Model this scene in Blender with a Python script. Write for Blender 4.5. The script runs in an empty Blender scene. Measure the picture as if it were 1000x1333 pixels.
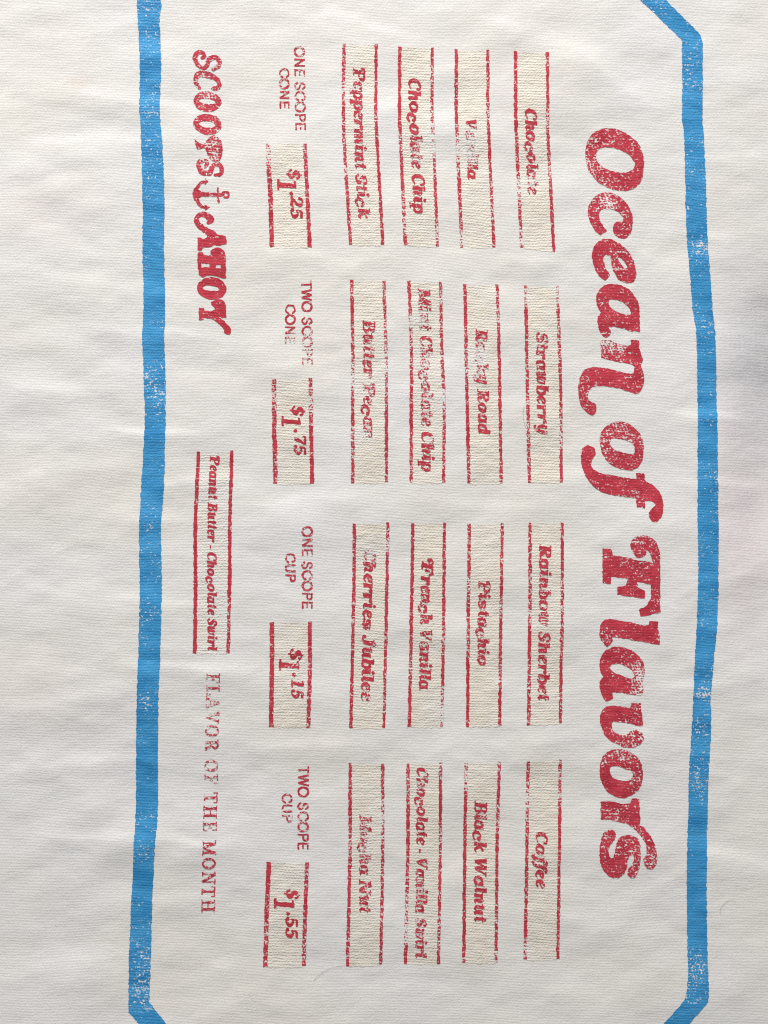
import bpy, math
import numpy as np
from mathutils import Vector
from mathutils.geometry import delaunay_2d_cdt

# ------------------------------------------------------------------ camera, world, lamps, exposure
sc = bpy.context.scene
U = 0.00027                      # one drawing unit on the shirt, in metres
CX, CY = 500.0, 666.5            # centre of the framed area, in drawing units
ZC = 0.017                       # mean height of the cloth above the table
CAM_D = 0.46

cam = bpy.data.cameras.new("camera")
cam.sensor_fit = 'VERTICAL'
cam.sensor_height = 24.0
cam.lens = 24.0 * CAM_D / (1333 * U)
cam.clip_start, cam.clip_end = 0.01, 50.0
cam_o = bpy.data.objects.new("camera", cam)
sc.collection.objects.link(cam_o)
cam_o.location = (0, 0, ZC + CAM_D)
sc.camera = cam_o

world = bpy.data.worlds.new("World")
sc.world = world
world.use_nodes = True
bg = world.node_tree.nodes["Background"]
bg.inputs[0].default_value = (0.97, 0.985, 1.0, 1)
bg.inputs[1].default_value = 0.36

def area_lamp(name, loc, target, size, power, col):
    l = bpy.data.lights.new(name, 'AREA')
    l.shape = 'RECTANGLE'; l.size, l.size_y = size
    l.energy = power; l.color = col
    o = bpy.data.objects.new(name, l)
    sc.collection.objects.link(o)
    o.location = loc
    o.rotation_euler = (Vector(target) - Vector(loc)).to_track_quat('-Z', 'Y').to_euler()
    return o
area_lamp("window_light", (-0.25, 1.32, 0.75), (0, 0, 0), (0.9, 0.6), 33.2, (1.0, 0.99, 0.98))

sc.view_settings.view_transform = 'Standard'
sc.view_settings.look = 'None'
sc.view_settings.exposure = 0.0
sc.view_settings.gamma = 1.0
sc.view_settings.use_curve_mapping = False
sc.cycles.filter_width = 1.05

# ------------------------------------------------------------------ noise and cloth relief
_tab = [np.random.RandomState(100 + k).uniform(-1, 1, (256, 256)) for k in range(12)]

def vn(x, y, k):
    x = np.asarray(x, float); y = np.asarray(y, float)
    xi = np.floor(x).astype(int); yi = np.floor(y).astype(int)
    fx = x - xi; fy = y - yi
    fx = fx * fx * fx * (fx * (fx * 6 - 15) + 10); fy = fy * fy * fy * (fy * (fy * 6 - 15) + 10)
    t = _tab[k]
    a = t[xi & 255, yi & 255]; b = t[(xi + 1) & 255, yi & 255]
    c = t[xi & 255, (yi + 1) & 255]; d = t[(xi + 1) & 255, (yi + 1) & 255]
    return (a * (1 - fx) + b * fx) * (1 - fy) + (c * (1 - fx) + d * fx) * fy

def sstep(a, b, x):
    t = np.clip((np.asarray(x, float) - a) / (b - a), 0, 1)
    return t * t * (3 - 2 * t)

# soft creases: start, end, half width, height
CREASES = [
    (60, 118, 290, 152, 13, 1.1), (20, 196, 250, 182, 16, 1.0), (0, 262, 175, 228, 18, 1.2),
    (120, 432, 330, 446, 12, 1.0), (0, 500, 120, 520, 20, 1.4), (140, 566, 262, 572, 10, 1.4),
    (150, 640, 330, 628, 13, 0.9), (168, 684, 240, 680, 9, 0.8), (150, 785, 280, 792, 11, 0.8),
    (150, 868, 330, 878, 11, 1.3), (20, 760, 170, 800, 16, 0.8), (0, 930, 170, 905, 18, 1.0),
    (20, 1005, 240, 992, 12, 0.8), (40, 1088, 330, 1108, 13, 1.4), (150, 1180, 300, 1168, 14, 0.8),
    (0, 1280, 180, 1240, 20, 1.2), (420, 20, 560, 60, 14, 0.9), (600, 20, 820, 90, 20, 1.0),
    (310, 330, 470, 344, 13, 0.8), (330, 660, 470, 650, 13, 0.8), (320, 975, 480, 968, 13, 0.8),
    (860, 215, 985, 210, 12, 0.7), (860, 300, 960, 318, 11, 0.9), (880, 540, 970, 548, 10, 1.1),
    (880, 626, 990, 640, 12, 0.9), (880, 760, 990, 748, 14, 0.8), (860, 902, 960, 896, 12, 1.0),
    (700, 1190, 900, 1230, 18, 1.0), (740, 60, 860, 150, 14, 0.8), (580, 335, 760, 352, 14, 0.7),
    (560, 655, 740, 664, 12, 0.7), (600, 975, 760, 966, 13, 0.6), (880, 1100, 1000, 1130, 14, 0.8),
    (40, 60, 190, 30, 16, 0.8), (0, 350, 180, 388, 20, 0.8), (0, 640, 170, 602, 20, 0.8),
    (330, 480, 460, 470, 10, 0.6), (860, 1000, 960, 1010, 12, 0.7), (420, 1290, 640, 1300, 20, 0.9),
]

def relief(x, y):
    """height of the cloth in drawing units"""
    x = np.asarray(x, float); y = np.asarray(y, float)
    r = math.radians(9)
    xr = x * math.cos(r) + y * math.sin(r); yr = -x * math.sin(r) + y * math.cos(r)
    h = 3.2 * vn(x / 430 + 3, y / 390 + 7, 0)
    h += 1.25 * vn(xr / 150 + 11, yr / 70 + 5, 1)
    h += 0.78 * vn(xr / 70 + 2, yr / 36 + 9, 2)
    r2 = math.radians(-32)
    xs = x * math.cos(r2) + y * math.sin(r2); ys = -x * math.sin(r2) + y * math.cos(r2)
    h += 0.45 * vn(xs / 85, ys / 30 + 50, 3)
    h += 0.32 * vn(x / 24 + 31, y / 16 + 17, 4)
    h += 0.75 * vn(x / 58 + 71 + .6 * vn(x / 90, y / 90, 10), y / 46 + 27, 10) + .2 * (1 - 2 * np.abs(vn(xs / 95 + 4, ys / 52 + 90, 11)))
    for (x0, y0, x1, y1, w, a) in CREASES:
        dx, dy = x1 - x0, y1 - y0
        L = math.hypot(dx, dy)
        t = ((x - x0) * dx + (y - y0) * dy) / L
        d = (-(x - x0) * dy + (y - y0) * dx) / L + 5 * vn(x / 45 + x0, y / 45 + y0, 5)
        f = sstep(-25, 0.35 * L, t) * (1 - sstep(0.65 * L, L + 25, t))
        # one side of a crease is steeper than the other
        dd = np.where(d > 0, d / (w * 1.7), d / (w * 0.75))
        h += 1.5 * a * f * np.exp(-dd * dd)
    # the cloth falls away towards the neck on the right
    h -= 46 * sstep(925, 1090, x) * np.exp(-((y - 540) / 170.0) ** 2)
    h -= 5 * sstep(935, 1070, x) * np.exp(-((y - 800) / 120.0) ** 2)
    return h

def world_xyz(x, y, lift):
    h = relief(x, y)
    return np.stack([(x - CX) * U, (CY - y) * U, ZC + (h + lift) * U], -1)

def normals_at(x, y):
    e = 2.0
    hx = (relief(x + e, y) - relief(x - e, y)) / (2 * e)
    hy = (relief(x, y + e) - relief(x, y - e)) / (2 * e)
    n = np.stack([-hx, hy, np.ones_like(hx)], -1)
    return n / np.linalg.norm(n, axis=-1, keepdims=True)

# ------------------------------------------------------------------ wear of the ink (flaked spots have a place of their own)
WEAR_SPOTS = [  # x, y, radius x, radius y, amount
    (612, 192, 14, 22, .5), (688, 236, 14, 12, .48), (622, 463, 12, 11, .5), (625, 478, 12, 10, .2), (548, 416, 12, 14, .34),
    (552, 492, 14, 50, .27), (471, 1070, 13, 12, .2), (474, 1156, 13, 14, .22), (482, 720, 10, 12, .32),
    (474, 508, 13, 16, .34), (474, 566, 12, 9, .3), (402, 452, 10, 22, .3), (381, 440, 10, 12, .34), (276, 925, 14, 40, .2),
    (277, 1015, 14, 16, .16), (276, 880, 12, 8, .2), (270, 122, 18, 9, .2), (272, 160, 16, 12, .1), (282, 195, 12, 16, .22),
    (272, 222, 22, 14, .12), (800, 449, 22, 12, .24), (788, 440, 9, 7, .1), (808, 970, 24, 22, .22), (798, 985, 22, 12, .2),
    (833, 884, 8, 18, .34), (826, 902, 14, 8, .2), (830, 958, 10, 10, .2), (790, 262, 9, 9, .3), (829, 645, 12, 7, .28), (910, 318, 13, 9, .36),
    (914, 904, 13, 8, .66), (912, 945, 14, 24, .16), (908, 985, 16, 28, .2), (906, 1010, 12, 12, .12), (906, 1282, 14, 34, .28), (198, 45, 15, 12, .2),
    (197, 128, 15, 18, .2), (196, 146, 12, 6, .3), (207, 515, 9, 10, .26), (190, 1010, 13, 10, .2), (185, 1108, 14, 16, .26),
    (182, 1240, 10, 26, .16), (185, 1296, 16, 24, .18), (190, 920, 10, 14, .18), (921, 448, 11, 22, .16), (920, 495, 13, 12, .22),
    (915, 330, 14, 10, .2), (895, 30, 14, 14, .16), (905, 400, 12, 14, .12),
    (565, 190, 6, 20, .3), (527, 280, 6, 25, .3), (595, 200, 6, 20, .26), (602, 312, 6, 16, .4), (675, 250, 6, 14, .36), (679, 312, 6, 16, .36),
    (459, 380, 6, 10, .2), (459, 490, 6, 25, .3), (502, 480, 6, 18, .3), (536, 420, 6, 10, .26), (576, 520, 6, 20, .4), (685, 380, 6, 14, .36),
    (725, 380, 6, 14, .3), (648, 415, 6, 10, .4), (728, 470, 6, 12, .2), (730, 560, 6, 20, .2), (504, 700, 6, 24, .34), (577, 930, 6, 16, .36),
    (610, 760, 6, 14, .26), (652, 790, 6, 10, .34), (607, 1015, 6, 25, .4), (686, 1235, 6, 18, .4), (686, 1042, 6, 10, .36), (727, 1030, 6, 16, .2),
    (497, 1060, 6, 22, .3), (530, 1200, 6, 20, .24), (452, 1245, 6, 10, .3), (349, 195, 7, 22, .26), (397, 190, 6, 10, .2), (404, 520, 6, 30, .26),
    (357, 520, 7, 30, .18), (347, 1180, 7, 10, .24), (395, 1225, 6, 22, .2), (298, 810, 6, 30, .24), (382, 575, 8, 12, .26), (390, 128, 10, 30, .1),
    (548, 105, 10, 12, .14), (548, 210, 10, 10, .16), (640, 1140, 10, 10, .05), (618, 1180, 10, 14, .12), (703, 1120, 12, 20, .12), (274, 600, 8, 8, .1),
    (545, 1020, 12, 22, .12), (543, 1180, 12, 30, .14), (545, 815, 10, 40, .1), (628, 830, 10, 14, .14), (697, 445, 12, 12, .2),
]

def wear_at(x, y, base):
    w = np.full(len(x), float(base))
    w += 0.10 * vn(x / 38 + 5, y / 38 + 13, 6) + 0.07 * vn(x / 14 + 1, y / 14 + 3, 7)
    for (a, b, rx, ry, s) in WEAR_SPOTS:
        w += .66 * s * np.exp(-((x - a) / rx) ** 2 - ((y - b) / ry) ** 2)
    return np.clip(w, 0, 1)

# ------------------------------------------------------------------ materials
class NB:
    def __init__(s, mat):
        mat.use_nodes = True
        s.t = mat.node_tree; s.t.nodes.clear()
    def n(s, typ, **kw):
        nd = s.t.nodes.new(typ)
        for k, v in kw.items(): setattr(nd, k, v)
        return nd
    def link(s, a, b): s.t.links.new(a, b)
    def put(s, sock, v):
        if hasattr(v, 'is_output'): s.link(v, sock)
        else: sock.default_value = v
    def m(s, op, a, b=0.0, c=0.0, clamp=False):
        nd = s.n('ShaderNodeMath', operation=op, use_clamp=clamp)
        s.put(nd.inputs[0], a); s.put(nd.inputs[1], b); s.put(nd.inputs[2], c)
        return nd.outputs[0]
    def mix(s, f, a, b):
        nd = s.n('ShaderNodeMix', data_type='RGBA')
        s.put(nd.inputs[0], f); s.put(nd.inputs[6], a); s.put(nd.inputs[7], b)
        return nd.outputs[2]
    def noise(s, x, y, sx, sy, detail=2.0, rough=.5, z=0.0):
        cv = s.n('ShaderNodeCombineXYZ')
        s.put(cv.inputs[0], s.m('MULTIPLY', x, 1 / sx)); s.put(cv.inputs[1], s.m('MULTIPLY', y, 1 / sy)); cv.inputs[2].default_value = z
        nd = s.n('ShaderNodeTexNoise')
        nd.inputs['Scale'].default_value = 1.0; nd.inputs['Detail'].default_value = detail; nd.inputs['Roughness'].default_value = rough
        s.link(cv.outputs[0], nd.inputs['Vector'])
        return nd.outputs['Fac']
    def ramp(s, v, a, b, lo=0.0, hi=1.0, smooth=False):
        nd = s.n('ShaderNodeMapRange', interpolation_type='SMOOTHSTEP' if smooth else 'LINEAR')
        s.put(nd.inputs[0], v); s.put(nd.inputs[1], a); s.put(nd.inputs[2], b); s.put(nd.inputs[3], lo); s.put(nd.inputs[4], hi)
        return nd.outputs[0]

ROW = 3.65      # spacing of the knitted rows
STITCH = 4.0    # spacing of the loops along a row

def rgb(r, g, b):
    f = lambda c: ((c / 255 + .055) / 1.055) ** 2.4 if c > 10 else c / 255 / 12.92
    return (f(r), f(g), f(b), 1.0)

def shirt_material(name, ink=None, ink_rough=0.7, knit=1.0, soft=0.11, glint=0.0, ink2=None, blot=(20, 16)):
    mat = bpy.data.materials.new(name)
    B = NB(mat)
    uv = B.n('ShaderNodeUVMap', uv_map='cloth')
    sp = B.n('ShaderNodeSeparateXYZ'); B.link(uv.outputs[0], sp.inputs[0])
    x = B.m('MULTIPLY', sp.outputs[0], 1000.0); y = B.m('MULTIPLY', sp.outputs[1], 1000.0)
    # knitted rows, bent a little by the pull of the cloth
    bend = B.m('MULTIPLY', B.m('SUBTRACT', B.noise(x, y, 240, 220, 1), .5), 26.0)
    jit = B.m('MULTIPLY', B.m('SUBTRACT', B.noise(x, y, 7, 4.5, 2, z=3.0), .5), 1.0)
    row = B.m('ADD', B.m('MULTIPLY', B.m('ADD', B.m('ADD', y, bend), B.m('MULTIPLY', x, -0.035)), 1 / ROW), jit)
    st = B.m('ADD', B.m('ADD', B.m('MULTIPLY', x, 1 / STITCH), B.m('MULTIPLY', row, -0.36)),
             B.m('MULTIPLY', B.m('SUBTRACT', B.noise(x, y, 9, 9, 1, z=8.0), .5), 1.3))
    hr = B.m('ADD', B.m('MULTIPLY', B.m('COSINE', B.m('MULTIPLY', row, 2 * math.pi)), .5), .5)
    hs = B.m('ADD', B.m('MULTIPLY', B.m('COSINE', B.m('MULTIPLY', st, 2 * math.pi)), .5), .5)
    yarn = B.noise(x, y, 3.4, 2.2, 2, .6, z=5.0)
    lump = B.noise(x, y, 16, 9, 2, .55, z=6.0)
    hgt = B.m('ADD', B.m('ADD', B.m('MULTIPLY', hr, .13), B.m('MULTIPLY', B.m('MULTIPLY', hr, hs), .80)),
              B.m('ADD', B.m('MULTIPLY', yarn, 1.25), B.m('MULTIPLY', lump, 2.8)))
    # yarn colour: undyed off-white, uneven between warm and cool, with old pink dye marks and one painted lilac shade
    t1 = B.ramp(B.noise(x, y, 260, 230, 3, .55, z=2.0), .36, .64)
    warm, cool = rgb(222, 218, 210), rgb(222, 219, 217)
    col = B.mix(t1, warm, cool)
    t2 = B.ramp(B.noise(x, y, 60, 40, 3, .6, z=9.0), .4, .75, 0, .35)
    col = B.mix(t2, col, rgb(213, 209, 207))
    def spot(px, py, rx, ry, amt, c, col):
        a = B.m('POWER', B.m('MULTIPLY', B.m('SUBTRACT', x, px), 1 / rx), 2.0)
        b = B.m('POWER', B.m('ABSOLUTE', B.m('MULTIPLY', B.m('SUBTRACT', y, py), 1 / ry)), 2.0)
        a = B.m('POWER', B.m('ABSOLUTE', B.m('MULTIPLY', B.m('SUBTRACT', x, px), 1 / rx)), 2.0)
        g = B.m('EXPONENT', B.m('MULTIPLY', B.m('ADD', a, b), -1.0))
        g = B.m('MULTIPLY', g, B.ramp(B.noise(x, y, 5, 9, 3, .7, z=px * .01), .3, .72, .25, 1.0))
        return B.mix(B.m('MULTIPLY', g, amt), col, c)
    col = spot(968, 690, 42, 130, .55, rgb(214, 190, 196), col)
    col = spot(985, 470, 50, 150, .60, rgb(196, 192, 204), col)  # lilac-grey shade of the falling right edge, painted into the yarn colour
    col = spot(60, 270, 60, 40, .30, rgb(220, 200, 200), col)
    col = spot(40, 900, 60, 60, .30, rgb(215, 200, 192), col)
    col = spot(105, 108, 16, 9, .35, rgb(222, 196, 178), col)
    # single loops differ slightly in tone
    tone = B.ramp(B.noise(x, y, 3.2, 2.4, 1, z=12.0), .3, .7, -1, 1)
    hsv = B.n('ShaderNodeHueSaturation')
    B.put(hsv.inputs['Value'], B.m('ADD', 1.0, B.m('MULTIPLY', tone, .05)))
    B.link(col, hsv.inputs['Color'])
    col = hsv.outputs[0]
    bs = B.n('ShaderNodeBsdfPrincipled')
    bs.inputs['Roughness'].default_value = .92
    bs.inputs['Specular IOR Level'].default_value = .25
    bstr = 1.0
    if ink is not None:
        at = B.n('ShaderNodeAttribute', attribute_name='wear')
        w = at.outputs['Fac']
        hatch = B.m('ADD', B.m('MULTIPLY', B.m('COSINE', B.m('MULTIPLY', st, 2 * math.pi)), .5), .5)
        n1 = B.ramp(B.noise(x, y, 6.5, 4.4, 3, .62, z=20.0), .27, .70)
        n2 = B.ramp(B.noise(x, y, 3.0, 2.3, 2, .6, z=23.0), .28, .72)
        n = B.m('ADD', B.m('ADD', B.m('MULTIPLY', n1, .42), B.m('MULTIPLY', n2, .36)), B.m('MULTIPLY', B.m('MULTIPLY', hatch, hr), .22))
        mask = B.ramp(B.m('SUBTRACT', n, w), -soft, soft, 0, 1, smooth=True)
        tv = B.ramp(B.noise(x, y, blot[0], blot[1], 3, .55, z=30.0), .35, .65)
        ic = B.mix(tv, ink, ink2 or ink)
        col = B.mix(mask, col, ic)
        B.put(bs.inputs['Roughness'], B.m('ADD', .92, B.m('MULTIPLY', mask, ink_rough - .92)))
        if glint:
            B.put(bs.inputs['Specular IOR Level'], B.m('ADD', .25, B.m('MULTIPLY', mask, glint)))
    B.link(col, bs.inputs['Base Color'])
    bp = B.n('ShaderNodeBump')
    bp.inputs['Strength'].default_value = 1.0
    bp.inputs['Distance'].default_value = 0.000053 * knit
    if 'Filter Width' in bp.inputs: bp.inputs['Filter Width'].default_value = 0.25
    B.link(hgt, bp.inputs['Height']); B.link(bp.outputs[0], bs.inputs['Normal'])
    out = B.n('ShaderNodeOutputMaterial'); B.link(bs.outputs[0], out.inputs[0])
    return mat

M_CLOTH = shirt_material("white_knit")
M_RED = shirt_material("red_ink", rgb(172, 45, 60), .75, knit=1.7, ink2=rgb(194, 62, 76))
M_BLUE = shirt_material("blue_ink", rgb(40, 125, 177), .62, knit=1.9, ink2=rgb(70, 154, 206), blot=(70, 24))  # uneven ink tone, its wide bands also standing in for crease shade
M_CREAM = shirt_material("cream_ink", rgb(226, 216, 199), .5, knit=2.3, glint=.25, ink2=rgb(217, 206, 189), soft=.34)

# ------------------------------------------------------------------ mesh builders
def link(o, parent=None):
    sc.collection.objects.link(o)
    if parent is not None: o.parent = parent
    return o

def finish_mesh(name, X, Y, faces, mat, parent, lift, wear=None):
    X = np.asarray(X, float); Y = np.asarray(Y, float)
    me = bpy.data.meshes.new(name)
    co = world_xyz(X, Y, lift)
    me.from_pydata(co.tolist(), [], [list(map(int, f)) for f in faces])
    uvl = me.uv_layers.new(name='cloth')
    li = np.empty(len(me.loops), int); me.loops.foreach_get('vertex_index', li)
    uvl.data.foreach_set('uv', np.stack([X[li], Y[li]], -1).ravel() / 1000.0)
    if wear is not None:
        a = me.attributes.new('wear', 'FLOAT', 'POINT')
        a.data.foreach_set('value', wear_at(X, Y, wear).astype(np.float32))
    me.polygons.foreach_set('use_smooth', [True] * len(me.polygons))
    me.materials.append(mat)
    me.update()
    me.normals_split_custom_set_from_vertices(normals_at(X, Y).tolist())
    return link(bpy.data.objects.new(name, me), parent)

def smooth_contour(pts):
    """pts: (x, y) or (x, y, 1) where 1 marks a sharp corner -> dense closed polyline"""
    P = [(p[0], p[1]) for p in pts]; K = [len(p) > 2 and p[2] for p in pts]
    n = len(P); out = []
    for i in range(n):
        p1, p2 = np.array(P[i], float), np.array(P[(i + 1) % n], float)
        p0 = np.array(P[i - 1], float) if not K[i] else 2 * p1 - p2
        p3 = np.array(P[(i + 2) % n], float) if not K[(i + 1) % n] else 2 * p2 - p1
        if K[i] and K[(i + 1) % n]:
            k = max(1, int(np.linalg.norm(p2 - p1) / 2.0))
            for t in np.arange(k) / k: out.append(p1 + (p2 - p1) * t)
            continue
        k = max(2, int(np.linalg.norm(p2 - p1) / 1.8))
        for t in np.arange(k) / k:
            out.append(.5 * (2 * p1 + (p2 - p0) * t + (2 * p0 - 5 * p1 + 4 * p2 - p3) * t * t + (3 * p1 - p0 - 3 * p2 + p3) * t ** 3))
    return np.array(out)

def stroke(pts, closed=False, cap=True, step=1.6):
    """pts: (x, y, width) -> contours of a brush stroke through them"""
    P = np.array(pts, float); n = len(P)
    C = []
    segs = n if closed else n - 1
    for i in range(segs):
        p1, p2 = P[i], P[(i + 1) % n]
        if closed: p0, p3 = P[i - 1], P[(i + 2) % n]
        else:
            p0 = P[i - 1] if i else 2 * p1 - p2
            p3 = P[i + 2] if i + 2 < n else 2 * p2 - p1
        k = max(2, int(np.linalg.norm((p2 - p1)[:2]) / step))
        for t in np.arange(k) / k:
            C.append(.5 * (2 * p1 + (p2 - p0) * t + (2 * p0 - 5 * p1 + 4 * p2 - p3) * t * t + (3 * p1 - p0 - 3 * p2 + p3) * t ** 3))
    if not closed: C.append(P[-1])
    C = np.array(C)
    T = np.gradient(C[:, :2], axis=0)
    if closed: T = np.roll(C[:, :2], -1, 0) - np.roll(C[:, :2], 1, 0)
    T /= np.maximum(np.linalg.norm(T, axis=1, keepdims=True), 1e-9)
    N = np.stack([-T[:, 1], T[:, 0]], -1) * np.maximum(C[:, 2:3], .05) * .5
    a, b = C[:, :2] + N, C[:, :2] - N
    if closed: return [a, b[::-1]]
    if cap:
        def fan(c, t, w):
            nn = np.array([-t[1], t[0]])
            return [c + w * (math.cos(q) * nn + math.sin(q) * t) for q in np.linspace(0, math.pi, 7)[1:-1]]
        e = np.array(fan(C[-1, :2], T[-1], C[-1, 2] * .5)); s0 = np.array(fan(C[0, :2], -T[0], C[0, 2] * .5))
        return [np.concatenate([a, e, b[::-1], s0])]
    return [np.concatenate([a, b[::-1]])]

def disc(x, y, r, ry=None, n=14):
    q = np.linspace(0, 2 * math.pi, n, endpoint=False)
    return [np.stack([x + r * np.cos(q), y + (ry or r) * np.sin(q)], -1)]

def ring(x, y, rx, ry, w, rot=0.0, wy=None):
    pts = []
    for q in np.linspace(0, 2 * math.pi, 14, endpoint=False):
        a, b = rx * math.cos(q), ry * math.sin(q)
        ww = abs(math.cos(q)) * w + abs(math.sin(q)) * (wy if wy is not None else w)
        pts.append((x + a * math.cos(rot) - b * math.sin(rot), y + a * math.sin(rot) + b * math.cos(rot), ww))
    return stroke(pts, closed=True)

def winding(px, py, C):
    x0, y0 = C[:, 0], C[:, 1]; x1, y1 = np.roll(x0, -1), np.roll(y0, -1)
    w = np.zeros(len(px), int)
    for a, b, c, d in zip(x0, y0, x1, y1):
        s = (c - a) * (py - b) - (px - a) * (d - b)
        w += ((b <= py) & (d > py) & (s > 0)).astype(int) - ((b > py) & (d <= py) & (s < 0)).astype(int)
    return w

def ink_mesh(name, pieces, mat, parent, lift, wear, rough=.55, step=6.0, seed=0):
    """pieces: list of lists of contours (outer, then holes); every piece is filled, pieces are united, one draped sheet comes out"""
    V = []; E = []; PC = []
    for cs in pieces:
        cc = []
        for j, C in enumerate(cs):
            C = np.array(C, float)
            # refine long edges, then let the edge follow the loops of the cloth
            R = []
            for p, q in zip(C, np.roll(C, -1, 0)):
                k = max(1, int(np.linalg.norm(q - p) / 2.2))
                for t in np.arange(k) / k: R.append(p + (q - p) * t)
            C = np.array(R)
            C[:, 0] += rough * vn(C[:, 0] / 2.3 + 7, C[:, 1] / 2.3 + 3, 8)
            C[:, 1] += rough * vn(C[:, 0] / 2.3 + 19, C[:, 1] / 2.3 + 43, 9)
            cc.append(C)
            o = len(V); n = len(C)
            V += [Vector(p) for p in C.tolist()]
            E += [(o + i, o + (i + 1) % n) for i in range(n)]
        PC.append(cc)
    allp = np.array(V)
    lo, hi = allp.min(0), allp.max(0)
    gx, gy = np.meshgrid(np.arange(lo[0] + 1.3, hi[0], step), np.arange(lo[1] + 1.7, hi[1], step))
    V += [Vector(p) for p in np.stack([gx.ravel() + .013, gy.ravel() + .007], -1).tolist()]
    vo, eo, fo, *_ = delaunay_2d_cdt(V, E, [], 0, 1e-4)
    W = np.array([(v[0], v[1]) for v in vo]); F = np.array([list(f) for f in fo])
    c = W[F].mean(1)
    inside = np.zeros(len(F), bool)
    for cc in PC:
        w = np.zeros(len(F), int)
        if len(cc) == 1: w = winding(c[:, 0], c[:, 1], cc[0])
        else:
            for C in cc: w = w + (winding(c[:, 0], c[:, 1], C) != 0)   # even-odd for rings and holes
            w = w % 2
        inside |= w != 0
    F = F[inside]
    # upward facing (drawing y runs down)
    a = W[F]
    s = (a[:, 1, 0] - a[:, 0, 0]) * (a[:, 2, 1] - a[:, 0, 1]) - (a[:, 2, 0] - a[:, 0, 0]) * (a[:, 1, 1] - a[:, 0, 1])
    F[s > 0] = F[s > 0][:, ::-1]
    used = np.unique(F); remap = -np.ones(len(W), int); remap[used] = np.arange(len(used))
    return finish_mesh(name, W[used, 0], W[used, 1], remap[F], mat, parent, lift, wear)

# ------------------------------------------------------------------ the table the shirt lies on
def tabletop():
    me = bpy.data.meshes.new("tabletop")
    s, t = 1.1, .03
    v = [(x, y, z) for z in (-t, -.0008) for x, y in ((-s, -s), (s, -s), (s, s), (-s, s))]
    me.from_pydata(v, [], [(3, 2, 1, 0), (4, 5, 6, 7), (0, 1, 5, 4), (1, 2, 6, 5), (2, 3, 7, 6), (3, 0, 4, 7)])
    m = bpy.data.materials.new("pale_wood"); B = NB(m)
    tc = B.n('ShaderNodeTexCoord'); sp = B.n('ShaderNodeSeparateXYZ'); B.link(tc.outputs['Object'], sp.inputs[0])
    f = B.noise(sp.outputs[0], sp.outputs[1], .35, .012, 4)
    bs = B.n('ShaderNodeBsdfPrincipled'); bs.inputs['Roughness'].default_value = .85
    B.link(B.mix(f, rgb(196, 178, 150), rgb(170, 148, 118)), bs.inputs['Base Color'])
    out = B.n('ShaderNodeOutputMaterial'); B.link(bs.outputs[0], out.inputs[0])
    me.materials.append(m)
    o = link(bpy.data.objects.new("tabletop", me)); o['kind'] = 'structure'
tabletop()

# ------------------------------------------------------------------ the shirt
shirt = bpy.data.objects.new("t_shirt", None)
sc.collection.objects.link(shirt)
shirt['label'] = "white knitted t-shirt laid flat, printed with a red ice cream menu inside a blue border"
shirt['category'] = "t-shirt"

def axis(lo, a, b, hi, fine, coarse):
    return np.concatenate([np.linspace(lo, a, int((a - lo) / coarse) + 1)[:-1], np.arange(a, b, fine), np.linspace(b, hi, int((hi - b) / coarse) + 1)])

def neck_x(y):
    d = np.abs(y - 667)
    sh = 1335 - .16 * np.maximum(d - 300, 0)                         # sloping shoulder
    return np.where(d < 300, 1150 + 185 * (d / 300.0) ** 2.6, sh)
def side_y(x):
    return 960 + 520 * sstep(830, 1010, x) - .12 * np.maximum(x - 1010, 0)

def shirt_front():
    xs = axis(-1150, -60, 1060, 1335, 3.0, 22.0); ys = axis(-293, -60, 1393, 1627, 3.0, 22.0)
    X, Y = np.meshgrid(xs, ys, indexing='ij')
    hw = side_y(X)
    d = Y - 667
    k = np.abs(d) > 726
    Y2 = np.where(k, 667 + np.sign(d) * (726 + (np.abs(d) - 726) / (960 - 726) * (hw - 726)), Y)
    nx = neck_x(Y2)
    X2 = np.where(X > 1060, 1060 + (X - 1060) / (1335 - 1060) * (nx - 1060), X)
    nI, nJ = X.shape
    idx = np.arange(nI * nJ).reshape(nI, nJ)
    f = np.stack([idx[:-1, :-1], idx[:-1, 1:], idx[1:, 1:], idx[1:, :-1]], -1).reshape(-1, 4)
    o = finish_mesh("front_panel", X2.ravel(), Y2.ravel(), f, M_CLOTH, shirt, 0.0)
    # the hem and the seams turn down onto the table
    me = o.data
    co = np.empty(len(me.vertices) * 3); me.vertices.foreach_get('co', co); co = co.reshape(-1, 3)
    e = np.minimum(np.minimum(xs - xs[0], 9e9)[:, None] * np.ones((1, nJ)), 9e9)
    edge = np.minimum(np.minimum(e, hw - np.abs(Y2 - 667)), nx - X2).ravel()
    drop = 1 - sstep(0, 130, edge)
    co[:, 2] = co[:, 2] * (1 - drop) + .0004 * drop
    me.vertices.foreach_set('co', co.ravel())
    me.update()
    return o
shirt_front()

def collar():
    y = np.linspace(667 - 296, 667 + 296, 90)
    rows = []
    for t in np.linspace(0, 1, 6):
        rows.append((neck_x(y) - 8 + t * 70, y))
    X = np.array([r[0] for r in rows]); Y = np.array([r[1] for r in rows])
    idx = np.arange(X.size).reshape(X.shape)
    f = np.stack([idx[:-1, :-1], idx[:-1, 1:], idx[1:, 1:], idx[1:, :-1]], -1).reshape(-1, 4)
    finish_mesh("collar", X.ravel(), Y.ravel(), f, M_CLOTH, shirt, 1.5)
    me = bpy.data.objects["collar"].data
    for i, v in enumerate(me.vertices): v.co.z = .0008 + .0006 * math.sin(math.pi * (i // 90) / 5)
collar()

L1, L2, L3 = 0.22, 0.40, 0.58     # ink layers above the cloth

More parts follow.
